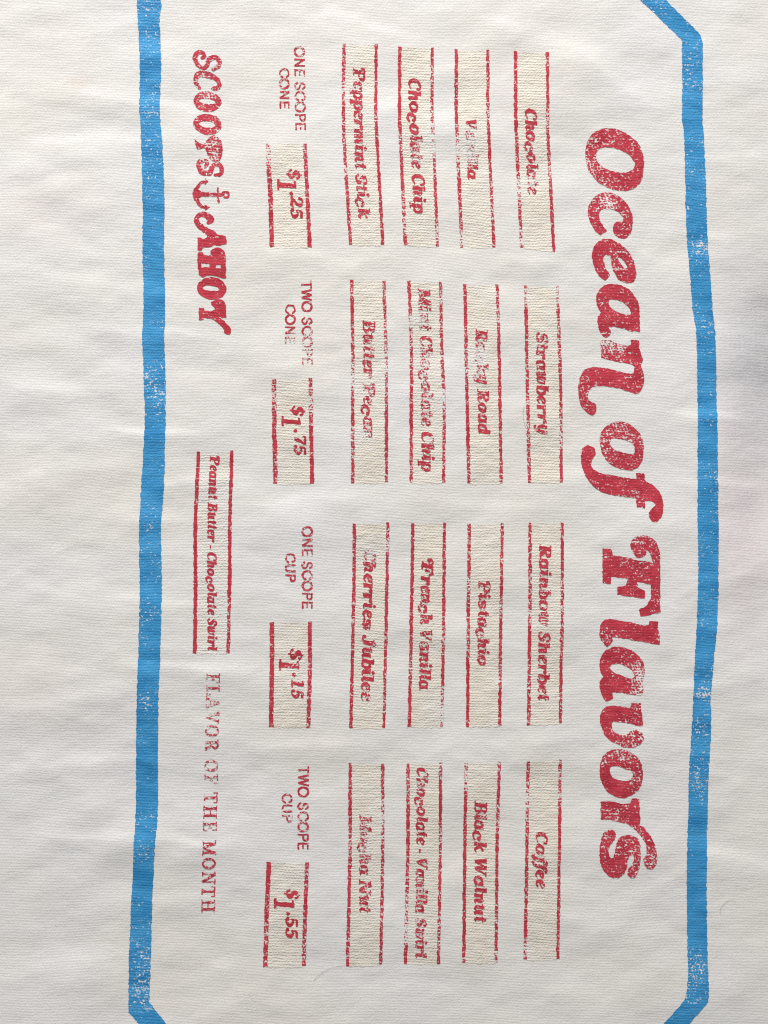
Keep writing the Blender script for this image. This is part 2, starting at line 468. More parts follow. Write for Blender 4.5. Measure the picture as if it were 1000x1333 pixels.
# ---- blue border: left and right edges of the band, traced down each side
def band(left, right):
    return [np.array(left + right[::-1], float)]
bl = [(178, -60), (178, 0), (179.5, 30), (182, 85), (182, 140), (184.5, 200), (186.3, 270), (186, 333), (187.5, 400), (186, 440), (188, 500),
      (189, 552), (186.6, 600), (184, 640), (181.8, 690), (182, 740), (182.4, 790), (180.6, 860), (178.5, 920), (177, 1000), (177, 1060), (173.8, 1120), (170.8, 1180), (168, 1250), (167.2, 1318)]
br = [(204, -60), (206, -10), (210, 4), (207.5, 30), (210, 85), (208, 140), (212.5, 200), (214.5, 270), (214, 333), (215.4, 400), (214.5, 440), (216, 500),
      (216, 552), (215, 600), (213.6, 640), (210, 690), (211, 740), (211, 790), (209, 860), (206.4, 920), (205.5, 1000), (205, 1060), (201, 1120), (198, 1180), (196, 1250), (194, 1305)]
def curve_side(pts):
    P = np.array(pts, float); out = []
    for i in range(len(P) - 1):
        p0 = P[max(i - 1, 0)]; p1, p2 = P[i], P[i + 1]; p3 = P[min(i + 2, len(P) - 1)]
        for t in np.arange(6) / 6: out.append(.5 * (2 * p1 + (p2 - p0) * t + (2 * p0 - 5 * p1 + 4 * p2 - p3) * t * t + (3 * p1 - p0 - 3 * p2 + p3) * t ** 3))
    return out + [P[-1]]
left_ring_out = curve_side(bl)
left_ring_in = curve_side(br[2:])
rl = [(887.5, 53), (887.5, 60), (888, 120), (887.5, 152), (890.5, 182), (892, 240), (893.5, 300), (898.6, 360), (902, 400), (907, 440), (908.5, 530), (908, 620),
      (908, 700), (908.5, 740), (907, 800), (904, 860), (902, 905), (900, 950), (896.5, 1010), (896, 1050), (893.8, 1113), (894, 1170), (894.6, 1233), (895.6, 1270), (892, 1300)]
rr = [(911.5, 45), (914, 60), (914.5, 120), (914, 152), (916, 182), (919, 240), (920.5, 300), (925, 360), (928, 400), (931.6, 440), (933.6, 530), (934.6, 620),
      (935, 700), (934.6, 740), (934, 800), (928.5, 860), (925, 905), (925, 950), (922, 1010), (921, 1050), (919.6, 1113), (919.6, 1170), (920.5, 1233), (921.6, 1270), (922, 1303)]
# the border is one closed eight-sided frame; its far ends lie above and below the pictured part
outer = [np.array(p) for p in [(180.5, -16), (262, -62), (760, -64), (834, -30)]] + [np.array((865, 0))] + curve_side(rr) + [np.array(p) for p in [(897, 1333), (855, 1376), (760, 1394), (300, 1394), (215, 1366), (180.5, 1333)]] + left_ring_out[::-1][:-7]
inner = [np.array(p) for p in [(209, -2), (270, -38), (752, -40), (808, -24), (832, 0)]] + curve_side(rl) + [np.array(p) for p in [(864, 1333), (842, 1352), (752, 1369), (306, 1369), (240, 1354), (216, 1333)]] + left_ring_in[::-1][:-1]
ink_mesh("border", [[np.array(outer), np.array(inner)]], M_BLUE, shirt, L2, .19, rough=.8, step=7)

# ------------------------------------------------------------------ headline
def parse(s):
    out = []
    for tok in s.split():
        k = tok.endswith('!')
        a, b = tok.rstrip('!').split(',')
        out.append((float(a), float(b), 1) if k else (float(a), float(b)))
    return out

HEAD = [
 ('O', ["775,171.5 786,168 799,168 811,172 822,179 831,188 836,199 838,212 837,227 833,238 825,245 814,248.5 803,248 791,244 780,238 771,228 765,218 762.5,205 762.5,194 765,184 769,177",
        "783,192.5 797,192.5 810,197 820,203.5 825,210 826.5,216 823,221.5 816,224.5 806,225 795,222.5 785,217.5 779,212 776,204 777,198"]),
 ('c', ["782,306.5! 776,302 771,295 767,286 765.5,276 766,268 770,261 776,255 784,251 794,250.5 803,254 811,260 818,268 822,276 823.5,286 823.5,295 820,305 813,310.5 807,310.5 801,306 798,300 798,294 802,289.5 807,288.5 811,287 811.5,284 808,279 803,275 795,272.5 786,272 781.5,275 780,280 781.5,287 785,294 790,300.5!"]),
 ('e', ["788.5,365.5! 783,362 777,355 773,346 771,336 772,325 777,316 785,311.5 794,311.5 804,315.5 813,322 820,330 825,340 828,350 828,360 825,366 818,368.5 811,367 805,363 801,357 797.5,350 795.5,342 794.5,333! 793,332 787,332.5 785,336 786.5,343 789,350 794,357.5!",
        "806,335 810,337 813,341 817,347 815,349.5 811,347 807,342 805,338"]),
 ('a', ["798,369.5 808,371.5 818,376 826,384 831,393 833,402 833,412 833.5,432! 825,430.5! 823,431 812,428 800,425 792,426! 795.5,431 793,436.5 788,439 783,435 779.5,427 778,418 779,411 783,407! 779,402 776.5,394 776.5,386 780,378 787,371.5 792,370",
        "793,391 799,389.5 808,392 816,397 821,404 820.5,409.5 812,408.5 803,405.5 796,400.5 792,395"]),
 ('n', ["781.5,442.5! 793,443 806,447 816,450 821.5,449! 822,442! 832.5,443! 832.5,453 836,462 837,470 834,474.5 836.5,482 838.5,492 837.5,503 833,510 827.5,512.5 820,510 808,506.5 795,503.5 776,502.5 768,506.5 765.5,512 766,519 770,523 775,526 776.5,531 775.5,537 770,540.5 764,537 759,531 755,523 753,512 753.5,500 756,489 761,481.5 770,478 782,478.5 795,480.5 808,484 818,486 825,485.5 826,480 824.5,476 818,473 808,471.5 796,469 784,465.5! 782.5,463 782.5,450"]),
 ('o', ["800.4,549.6 814.8,550.2 826.8,558 835.2,568.8 838.2,582 837,596.4 831.6,607.2 820.8,612.2 807.6,610.2 794.4,603.6 785.4,592.8 781.2,579.6 781.8,566.4 788.4,555.6",
        "798,570.6 808.8,571.8 819.6,575.4 826.2,582 824.4,591 813.6,589.8 801.6,586.2 794.4,579.6 795,573.6"]),
 ('f', ["766.8,579.6 774.6,584.4 775.2,591.6 770.4,598.8 769.8,604.8 772.8,610.8 782.4,615.6 798,619.2 814.8,621.6 828.6,624! 828,615.6! 838.8,616.2! 839.4,625.8! 849.6,631.2 856.8,638 862.2,647.6 863.4,659.6 861.6,671.6 852,679.8 846,675.2 844.8,668 849.6,660.8 853.2,657.2 848.4,653 839.4,651.8! 839.4,661.4! 828,659.6! 828,648.8! 812.4,646.4 792,643.4 776.4,636.2 764.4,623.6 758.4,610.4 756.6,600.8 757.2,588 760.8,581.4"]),
 ('F', ["784,714! 795,714.5! 798,723! 810,725 825,728 840,730.5 850,732.5! 847,725 843,717 840.5,715.5! 840.5,720 836,725 829,725.5 824,720 820.5,713 821,705 826,699 835,697 844,698 852,704 856.5,713 858.5,722 859,740! 859,797! 834,803! 831,793! 840,789 845,782 847,777! 847,766! 846,761! 836,758 829,757! 830,765! 839.5,769! 839,779.5! 803,773.5! 803,764.5! 814.5,762! 816.5,753! 800,751! 795,751! 795,760! 784,759!"]),
 ('l', ["793,805.5 804,807.5 820,810 838,814! 844,812.5! 844,808! 856,809! 856,820 858.5,830! 858.5,839! 840,836 825,833.5 810,830.5 796.5,829! 797,835 790,842! 787,839 782,832 780,823 781,814 785,808"]),
 ('a', ["800,842 812,842.5 823,847 831,854 837,863 839,873 837,885 836.5,900 834,905! 822,904 810,901.5 797,901! 798,908! 790,913 787,911 783,904 780.5,895 781,886 785,881! 781.5,873 780.5,863 783,853 790,845.5",
        "796,865 806,864 815,867 822,872 825.5,879 824,882.5 814,881.5 804,877 796,873 794.5,869"]),
 ('v', ["794,918.5 805,919 820,921.5! 822,914.5! 834,915.5! 834.5,925 836.5,938 836,945! 828,944 818,941 805,940 798,939 795.5,943 798,951 803,955 811,957 817,955 821,951 828,950 835,954 837,961 834,967 828,971.5 820,973 811,972 803,968 795,965 788,957 783,948 781,938 782,928 787,921"]),
 ('o', ["803,974.5 813,976 823,980 831,987 835,996 836.5,1007 835,1020 829,1030 820,1036 811,1039 799,1036 789,1029 783,1018 780.5,1007 781,995 785,984 793,977",
        "797,997 805,997.5 815,1000.5 823,1004 823,1011 816,1016.5 806,1015 798,1012 794,1006 793.5,1000"]),
 ('r', ["781.5,1043.5! 795,1043 806,1045.5 820,1046! 822.5,1039! 832,1039.5! 832.5,1053 833.5,1070 832,1074! 837,1076 843,1083 849,1092 853,1103 855,1115 853.5,1125 848,1131.5 842,1130 838,1124 837.5,1117 841,1110 841.5,1102 838,1094 833,1087 826,1079 817,1073 804,1069 794,1067 782,1066.5!"]),
 ('s', ["796,1079.5 801,1083 801.5,1089 797,1096 793,1102 792,1110 794,1115.5 798,1115 800.5,1106 803,1096 808,1089 817,1086.5 827,1089 832,1096 833.5,1108 833,1122 830,1135 826,1142 821,1142.5 817,1138 818,1131 822,1124 825,1117 824,1113 820,1112.5 817,1118 816,1127 812,1137 806,1142 798,1142.5 790,1138 784,1130 781,1120 780,1107 782,1094 786,1084 791,1080"]),
]
headline = bpy.data.objects.new("headline", None)
link(headline, shirt)
headline['label'] = "large red headline in heavy slanted letters"
HC = {}
for ch, cs in HEAD:
    cont = [smooth_contour(parse(c)) for c in cs]
    HC.setdefault(ch, cont)
    ink_mesh("letter", [cont], M_RED, headline, L2, .265, rough=.75)

# ------------------------------------------------------------------ small lettering: heavy slanted roman, plain capitals, roman capitals
SL = .17
def from_head(ch, base=781.0, size=77.0):
    """a headline letter brought to unit size, upright (the slant is put back when set)"""
    cs = HC[ch]
    y0 = min(c[:, 1].min() for c in cs)
    out = []
    for c in cs:
        v = (c[:, 0] - base) / size; u = (c[:, 1] - y0) / size
        out.append(np.stack([u - SL * v, v], -1))
    m = min(o[:, 0].min() for o in out)
    for o in out: o[:, 0] -= m
    return [out], max(o[:, 0].max() for o in out) + .05

S = lambda *p, **k: stroke([(q[0], q[1], q[2] * 1.04 + .01) for q in p], step=.07, **k)
R = lambda u, v, ru, rv, w, wv: ring(u, v, ru, rv, w, wy=wv)
def box(u0, v0, u1, v1): return [np.array([(u0, v0), (u1, v0), (u1, v1), (u0, v1)], float)]
XH, ST, TH = .73, .28, .13
def stem(u, v0, v1, w=ST): return box(u - w / 2, v0, u + w / 2, v1)
def flag(u, v): return box(u - .23, v - .1, u, v)
tail = lambda u: S((u, .2, .2), (u + .06, .07, .15), (u + .2, .12, .09))
G = {
 'n': ([stem(.22, 0, XH), flag(.2, XH), S((.3, .48, .1), (.44, .66, .16), (.57, .6, .24), (.58, .35, .25), (.58, .2, .24), (.64, .06, .15), (.8, .12, .08))], .84),
 'm': ([stem(.22, 0, XH), flag(.2, XH), S((.3, .48, .1), (.44, .66, .16), (.57, .6, .24), (.58, .3, .25), (.58, 0, .24), cap=False), S((.66, .48, .1), (.8, .66, .16), (.93, .6, .24), (.94, .35, .25), (.94, .2, .24), (1.0, .06, .15), (1.16, .12, .08))], 1.2),
 'h': ([stem(.2, 0, 1.0), flag(.2, 1.0), S((.28, .48, .1), (.42, .66, .16), (.55, .6, .24), (.56, .35, .25), (.56, .2, .24), (.62, .06, .15), (.78, .12, .08))], .82),
 'u': ([flag(.2, XH), S((.22, .7, .24), (.22, .4, .25), (.24, .16, .22), (.38, .06, .14), (.54, .22, .1)), stem(.58, .1, XH), tail(.6)], .84),
 'i': ([stem(.22, .12, XH), flag(.2, XH), tail(.24), disc(.22, .93, .125)], .48),
 't': ([stem(.24, .14, .95, .22), tail(.26), box(.02, .62, .46, .73)], .5),
 'b': ([stem(.2, .06, 1.0), flag(.2, 1.0), R(.4, .36, .24, .31, .22, .12)], .72),
 'd': ([stem(.56, .12, 1.0), box(.38, .9, .56, 1.0), R(.34, .36, .22, .31, .22, .12), tail(.58)], .82),
 'p': ([stem(.22, -.27, XH), flag(.2, XH), box(.02, -.3, .46, -.2), R(.44, .36, .23, .31, .22, .12)], .78),
 'k': ([stem(.2, 0, 1.0), flag(.2, 1.0), S((.3, .34, .1), (.5, .6, .13), (.62, .66, .18)), S((.36, .42, .15), (.54, .14, .22), (.7, .06, .14), (.8, .12, .08))], .82),
 'w': ([flag(.2, XH), S((.2, .7, .22), (.2, .35, .24), (.24, .12, .2), (.36, .06, .13), (.5, .2, .1)), S((.52, .7, .22), (.52, .35, .24), (.56, .12, .2), (.7, .06, .13), (.86, .3, .11), (.86, .58, .14)), disc(.83, .62, .12)], 1.02),
 'y': ([flag(.2, XH), S((.22, .7, .24), (.22, .4, .25), (.26, .16, .2), (.4, .08, .12), (.54, .22, .1)), S((.6, .72, .24), (.6, .3, .24), (.58, -.02, .22), (.46, -.22, .14), (.28, -.22, .12)), disc(.26, -.17, .1)], .82),
 'P': ([stem(.36, 0, 1.0, .28), box(.14, 0, .66, .11), S((.1, .74, .2), (.08, .9, .12), (.26, .96, .12), (.6, .94, .12), (.84, .84, .22), (.84, .62, .22), (.66, .5, .12), (.46, .5, .1))], .98),
 'S': ([S((.66, .76, .18), (.58, .92, .12), (.38, .93, .15), (.2, .78, .24), (.3, .58, .27), (.54, .42, .28), (.62, .24, .25), (.46, .08, .14), (.24, .08, .12), (.12, .24, .17))], .8),
 'C': ([S((.78, .72, .2), (.72, .9, .12), (.5, .94, .13), (.26, .78, .25), (.18, .48, .28), (.28, .18, .24), (.52, .06, .13), (.78, .22, .1))], .9),
 'V': ([box(.0, .9, .44, 1.0), box(.58, .9, .96, 1.0), S((.2, .96, .28), (.44, .04, .22), cap=False), S((.78, .96, .12), (.46, .04, .1), cap=False)], .98),
 'B': ([stem(.3, 0, 1.0, .28), box(.02, 0, .5, .1), box(.02, .9, .5, 1.0), S((.4, .94, .1), (.62, .92, .14), (.74, .76, .24), (.62, .58, .14), (.4, .54, .1)), S((.4, .52, .1), (.66, .5, .14), (.82, .28, .26), (.66, .07, .14), (.4, .06, .1))], .98),
 'M': ([box(0, 0, .36, .1), stem(.18, 0, 1.0, .14), box(-.02, .9, .3, 1.0), S((.22, .98, .26), (.54, .1, .22), cap=False), S((.86, .98, .14), (.58, .1, .12), cap=False), stem(.94, 0, 1.0, .28), box(.74, 0, 1.16, .1), box(.8, .9, 1.12, 1.0)], 1.2),
 'R': ([stem(.3, 0, 1.0, .28), box(.04, 0, .56, .1), box(.02, .9, .5, 1.0), S((.4, .94, .1), (.66, .92, .14), (.78, .74, .24), (.64, .54, .14), (.4, .5, .1)), S((.52, .5, .2), (.68, .2, .26), (.82, .06, .18), (.98, .12, .1))], 1.0),
 'J': ([box(.24, .9, .74, 1.0), S((.5, .98, .28), (.5, .4, .28), (.46, .12, .22), (.28, .03, .12), (.12, .1, .12)), disc(.1, .18, .13)], .8),
 'F': None, 'O': None,
 'N': ([box(0, 0, .36, .1), stem(.18, 0, 1.0, .14), box(-.02, .9, .3, 1.0), S((.2, .98, .28), (.82, .04, .26), cap=False), stem(.84, 0, 1.0, .13), box(.64, .9, 1.04, 1.0)], 1.06),
 'W': ([box(.0, .9, .4, 1.0), box(.5, .9, .86, 1.0), box(1.0, .9, 1.34, 1.0), S((.18, .96, .26), (.36, .04, .2), cap=False), S((.66, .96, .1), (.38, .04, .1), cap=False), S((.68, .96, .26), (.86, .04, .2), cap=False), S((1.18, .96, .12), (.88, .04, .1), cap=False)], 1.36),
 '-': ([box(.04, .26, .34, .4)], .4),
 ' ': ([], .36),
 '1': ([stem(.4, 0, 1.0, .26), box(.1, 0, .7, .11), box(.12, .86, .4, .97)], .8),
 '2': ([S((.1, .72, .2), (.18, .92, .13), (.42, .94, .15), (.58, .74, .25), (.44, .46, .2), (.14, .12, .14)), S((.08, .1, .18), (.36, .12, .22), (.56, .08, .2), (.7, .24, .1))], .78),
 '5': ([box(.2, .8, .68, .98), S((.22, .9, .12), (.18, .54, .12), cap=False), S((.18, .5, .12), (.4, .6, .14), (.62, .34, .25), (.44, .06, .14), (.2, .06, .12)), disc(.16, .16, .14)], .78),
 '7': ([box(.1, .8, .74, .98), S((.14, .96, .12), (.1, .68, .1), cap=False), S((.68, .86, .14), (.46, .5, .22), (.36, .04, .26), cap=False)], .78),
 '$': ([S((.66, .76, .18), (.58, .9, .12), (.38, .92, .14), (.2, .76, .22), (.3, .58, .24), (.54, .42, .24), (.62, .24, .22), (.46, .1, .13), (.24, .1, .12), (.12, .26, .17)), stem(.4, -.12, 1.1, .1)], .8),
}
for ch in 'ceaoflrsv': G[ch] = from_head(ch)
for ch in 'FO': G[ch] = from_head(ch)
G['r'] = ([stem(.22, 0, XH), flag(.2, XH), S((.3, .44, .1), (.42, .62, .15), (.56, .66, .18)), disc(.58, .58, .14)], .7)
G['l'] = ([stem(.22, .12, 1.0), flag(.2, 1.0), tail(.24)], .46)
G['v'] = ([flag(.2, XH), S((.2, .7, .24), (.22, .3, .24), (.3, .06, .16), (.44, .14, .12), (.58, .4, .12), (.58, .6, .16)), disc(.55, .62, .13)], .76)
G['f'] = ([S((.02, -.2, .16), (.12, -.25, .12), (.24, -.05, .22), (.3, .4, .25), (.36, .8, .2), (.5, .95, .12), (.62, .88, .14)), disc(.62, .85, .12), disc(.02, -.17, .11), box(.1, .62, .56, .73)], .5)
G['a'] = ([R(.36, .36, .22, .31, .22, .13), stem(.58, .12, XH, .24), tail(.6)], .82)
G['e'] = ([S((.22, .36, .1), (.46, .42, .12), (.58, .56, .17), (.44, .67, .13), (.24, .56, .22), (.18, .34, .25), (.28, .12, .2), (.46, .06, .12), (.62, .18, .08))], .68)

PS = .15
PLAIN = {
 'O': ([R(.5, .5, .42, .44, PS, PS)], 1.08), 'N': ([stem(.16, 0, 1, PS), stem(.74, 0, 1, PS), S((.16, .96, PS), (.74, .04, PS), cap=False)], .98),
 'E': ([stem(.16, 0, 1, PS), box(.1, 0, .72, PS), box(.1, .43, .66, .43 + PS * .9), box(.1, 1 - PS, .72, 1)], .84),
 'S': ([S((.66, .72, PS), (.56, .9, PS), (.38, .94, PS), (.17, .8, PS), (.2, .6, PS), (.4, .51, PS), (.63, .4, PS), (.68, .2, PS), (.5, .06, PS), (.3, .06, PS), (.12, .26, PS))], .86),
 'C': ([S((.84, .7, PS), (.72, .89, PS), (.5, .94, PS), (.2, .8, PS), (.1, .5, PS), (.2, .2, PS), (.5, .06, PS), (.74, .12, PS), (.86, .34, PS))], .98),
 'P': ([stem(.16, 0, 1, PS), S((.16, .93, PS), (.5, .93, PS), (.68, .84, PS), (.68, .6, PS), (.5, .5, PS), (.16, .5, PS), cap=False)], .84),
 'T': ([stem(.38, 0, 1, PS), box(.02, 1 - PS, .74, 1)], .8),
 'W': ([S((.06, 1, PS), (.28, .02, PS), cap=False), S((.28, .02, PS), (.54, .98, PS), cap=False), S((.54, .98, PS), (.8, .02, PS), cap=False), S((.8, .02, PS), (1.02, 1, PS), cap=False)], 1.12),
 'U': ([S((.16, 1, PS), (.16, .36, PS), (.24, .12, PS), (.44, .06, PS), (.66, .12, PS), (.74, .36, PS), (.74, 1, PS), cap=False)], .96),
 ' ': ([], .36),
}
RS = .19
def sr(u, w=.46): return [box(u - w / 2, 0, u + w / 2, .085), box(u - w / 2, .915, u + w / 2, 1.0)]
ROMAN = {
 'F': ([stem(.26, 0, 1, RS), box(.02, 0, .5, .085), box(.02, .915, .76, 1), box(.7, .68, .78, 1), box(.3, .46, .56, .545), box(.5, .36, .58, .64)], .96),
 'L': ([stem(.26, 0, 1, RS), box(.02, 0, .76, .085), box(.02, .915, .5, 1), box(.7, 0, .78, .34)], .96),
 'A': ([S((.1, .03, .1), (.46, .99, .1), cap=False), S((.44, .99, .2), (.78, .03, .2), cap=False), box(.22, .28, .66, .36), box(-.04, 0, .26, .085), box(.6, 0, .98, .085)], 1.12),
 'V': ([S((.84, .97, .1), (.5, .01, .1), cap=False), S((.18, .97, .2), (.5, .01, .18), cap=False), box(-.02, .915, .4, 1), box(.66, .915, 1.0, 1)], 1.14),
 'O': ([R(.48, .5, .37, .45, RS, .09)], 1.14),
 'R': ([stem(.26, 0, 1, RS), *sr(.26), S((.3, .95, .09), (.58, .94, .1), (.7, .75, .18), (.58, .55, .1), (.3, .52, .08)), S((.46, .52, .12), (.64, .3, .18), (.72, .08, .14), (.86, .06, .09))], 1.1),
 'T': ([stem(.42, 0, 1, RS), box(.18, 0, .66, .085), box(.02, .915, .82, 1), box(.0, .7, .08, 1), box(.76, .7, .84, 1)], 1.02),
 'H': ([stem(.26, 0, 1, RS), stem(.82, 0, 1, RS), *sr(.26), *sr(.82), box(.3, .46, .8, .545)], 1.24),
 'E': ([stem(.26, 0, 1, RS), box(.02, 0, .78, .085), box(.02, .915, .76, 1), box(.7, .68, .78, 1), box(.72, 0, .8, .32), box(.3, .46, .56, .545), box(.5, .36, .58, .64)], 1.0),
 'M': ([stem(.2, 0, 1, .09), box(.0, 0, .4, .085), box(-.02, .915, .3, 1), S((.22, .98, .2), (.56, .04, .16), cap=False), S((.94, .98, .1), (.58, .04, .1), cap=False), stem(.96, 0, 1, RS), box(.76, 0, 1.18, .085), box(.9, .915, 1.16, 1)], 1.36),
 'N': ([stem(.2, 0, 1, .09), box(.0, 0, .4, .085), box(-.02, .915, .3, 1), S((.2, .98, .2), (.84, .02, .18), cap=False), stem(.84, 0, 1, .09), box(.62, .915, 1.06, 1)], 1.2),
 ' ': ([], .55),
}

def set_text(txt, font, y0, y1, base, cap, slant=0.0, track=0.0):
    """letters running down the picture from y0 to y1; base = [(y, x), ...] is the foot line, cap the capital height"""
    adv = []; 
    for ch in txt: adv.append(font[ch][1] + track)
    A = sum(adv) - track - .04
    ku = (y1 - y0) / A
    by = np.array([b[0] for b in base], float); bx = np.array([b[1] for b in base], float)
    out = []; u0 = 0.0
    for ch, a in zip(txt, adv):
        for piece in font[ch][0]:
            cs = []
            for c in piece:
                c = np.asarray(c, float)
                y = y0 + (u0 + c[:, 0]) * ku + slant * (c[:, 1] - .3) * cap
                x = np.interp(y, by, bx) + c[:, 1] * cap
                cs.append(np.stack([x, y], -1))
            out.append(cs)
        u0 += a
    return out

def interp_line(pts, w):
    P = np.array(pts, float)
    y = np.linspace(P[0, 1], P[-1, 1], 24)
    x = np.interp(y, P[:, 1], P[:, 0])
    # soften the corners of the traced line
    for _ in range(2): x[1:-1] = (x[:-2] + 2 * x[1:-1] + x[2:]) / 4
    return x, y

def menu_strip(name, label, left, right, wl, wr, parent=shirt, worn=.27, fill=.36):
    lx, ly = interp_line(left, wl); rx, ry = interp_line(right, wr)
    k = np.array([(a + wl * .42, b + 1.5) for a, b in zip(lx, ly)] + [(a - wr * .42, b + 1.5) for a, b in zip(rx[::-1], ry[::-1])])
    p = ink_mesh(name, [[k]], M_CREAM, parent, L1, fill, rough=1.4, step=5)
    p['label'] = label
    for X, Y, w in ((lx, ly, wl), (rx, ry, wr)):
        c = np.concatenate([np.stack([X - w / 2, Y], -1), np.stack([X + w / 2, Y], -1)[::-1]])
        ink_mesh("rule", [[c]], M_RED, p, L2, worn, rough=.8, step=3)
    return p

STRIPS = [
 ("Peppermint Stick", [(448, 56), (446.9, 130), (448, 186), (456.6, 319)], [(489.6, 57), (489.2, 152), (494, 242), (498.6, 319)], 86, 285, [(86, 459.5), (180, 461), (240, 463), (285, 467.3)], 15.5),
 ("Chocolate Chip", [(520.5, 60), (520, 152), (527.9, 319)], [(562.8, 61.4), (562.3, 152), (565, 197), (569.5, 321)], 100.5, 277.5, [(100, 531.5), (160, 532.5), (277, 538.5)], 16.5),
 ("Vanilla", [(594.2, 63.6), (594, 152), (601.4, 322)], [(635.1, 65), (635.1, 152), (643, 322)], 153.7, 233.5, [(153, 605.5), (234, 608.8)], 14.5),
 ("Chocolate", [(671.1, 67), (671.1, 152), (679, 322)], [(712.3, 69), (712.8, 166), (721.1, 328)], 141.3, 252.7, [(141, 682.9), (253, 686.9)], 15.5),
 ("Butter Pecan", [(458.1, 364.6), (459.3, 451), (459.3, 629)], [(499.8, 365.8), (503.1, 485), (503.1, 628)], 416.4, 570.6, [(416, 472.3), (571, 472.8)], 16),
 ("Mint Chocolate Chip", [(532.4, 365.8), (535.8, 451), (535.3, 628)], [(573.4, 367), (575.2, 458), (578.5, 530), (577.4, 628)], 375.9, 613.3, [(376, 543.8), (450, 547), (613, 549)], 16.3),
 ("Rocky Road", [(605.2, 370), (607, 462), (610.4, 629)], [(647.1, 370), (649.8, 462), (652.5, 629)], 427.6, 565, [(427, 618.7), (565, 622.8)], 15.5),
 ("Strawberry", [(684, 371.4), (685.8, 462), (689.2, 628)], [(725.2, 372.5), (730.3, 507), (730.8, 628)], 432, 565, [(432, 697.5), (565, 699.7)], 15.8),
 ("Cherries Jubilee", [(461.5, 681.4), (461, 761), (457, 947)], [(505, 680), (503.1, 795), (499.8, 947)], 714, 911, [(714, 473.9), (911, 470)], 16.2),
 ("French Vanilla", [(537.6, 680.7), (535.8, 795), (532.9, 946)], [(578.5, 680.3), (577.4, 817), (575.2, 946)], 725.3, 897.4, [(725, 548.2), (897, 545.2)], 16),
 ("Pistachio", [(611, 681.4), (609.7, 795), (608.6, 946)], [(653.6, 680.7), (652, 795), (650.2, 945)], 754.5, 866, [(754, 622.8), (866, 621.2)], 15),
 ("Rainbow Sherbet", [(689.8, 680.7), (689.6, 795), (688, 943.6)], [(731.9, 680.3), (731.5, 795), (729.2, 941)], 707.7, 911, [(707, 702), (911, 699.7)], 15.6),
 ("Mocha Nut", [(455.9, 993.6), (455.9, 1105), (452.5, 1258)], [(498.2, 994.3), (498.2, 1127), (495.7, 1256)], 1061, 1187, [(1061, 468.3), (1187, 467.5)], 15.5),
 ("Chocolate - Vanilla Swirl", [(531.3, 993.6), (531.3, 1105), (527.9, 1254.7)], [(573.4, 992.5), (573.4, 1105), (570.7, 1254.7)], 998, 1245.7, [(998, 542.5), (1246, 540.3)], 15),
 ("Black Walnut", [(606.6, 992.5), (605.2, 1105), (603.6, 1252.5)], [(649.8, 991.4), (647, 1105), (645.7, 1252.5)], 1042, 1199, [(1042, 617.8), (1199, 617.1)], 16.2),
 ("Coffee", [(687.4, 990.3), (685.8, 1105), (683.5, 1249)], [(729.2, 988), (728.1, 1105), (725.9, 1248)], 1081.4, 1154.6, [(1081, 696.8), (1155, 696.8)], 16),
]
for (txt, l, r, y0, y1, base, cap) in STRIPS:
    p = menu_strip("flavor_strip", 'cream menu strip reading "%s" between red rules' % txt, l, r, 4.3, 3.9, worn=.31)
    ink_mesh("flavor_name", set_text(txt, G, y0, y1, base, cap, SL, track=-.02), M_RED, p, L3, .285, rough=.75, step=5)

# flavour of the month
p = menu_strip("special_strip", 'pale menu strip reading "Peanut Butter - Chocolate Swirl" between red rules',
               [(258.6, 588), (257, 634), (254.3, 686), (255.2, 740), (254.3, 850)], [(302, 587), (300.9, 638), (299.3, 686), (299.7, 740), (297.5, 850)], 4.8, 4.4, worn=.17, fill=.56)
ink_mesh("flavor_name", set_text("Peanut Butter - Chocolate Swirl", G, 592.6, 846, [(592, 273.9), (640, 271.8), (672, 270.5), (730, 270), (846, 270.5)], 12.6, SL, track=-.02), M_RED, p, L3, .13, rough=.45, step=5)
o = ink_mesh("special_caption", set_text("FLAVOR OF THE MONTH", ROMAN, 875.5, 1190, [(875, 269.5), (1000, 266.3), (1190, 262)], 17.6), M_RED, shirt, L2, .30, rough=.6, step=5)
o['label'] = 'spaced red capitals reading "FLAVOR OF THE MONTH"'

# prices: strip, then dollar sign, large figure, point and small figures
PRICES = [
 ("25", [(348.9, 187), (350.2, 221), (352.3, 254), (354, 322)], [(396.8, 187), (399.5, 241), (403.5, 322)], (374.5, 219.4, 233.5), (361, 231.5, 249.5, 25), (379.5, 252.3), (378.3, 256, 284.5)),
 ("75", [(357, 493.8), (357.4, 552), (358.8, 629.5)], [(404.4, 492.6), (405.4, 564), (406.5, 629.5)], (379.5, 527.4, 541), (366.8, 540, 556.5, 25), (385, 561), (382.8, 565.5, 591.5)),
 ("15", [(354.5, 809.8), (354.2, 866), (353.2, 946)], [(403.7, 809), (403.7, 879), (401.4, 947)], (377, 843.6, 859), (363.4, 856, 874.5, 26.5), (382.5, 878.3), (379.4, 883, 908.5)),
 ("55", [(350.2, 1122.3), (347.6, 1183), (345.3, 1258.8)], [(399.8, 1122.3), (397.3, 1189), (395.3, 1258)], (372.5, 1156.6, 1170), (357, 1167.5, 1184.5, 26.5), (374.9, 1188.9), (372, 1192.5, 1221)),
]
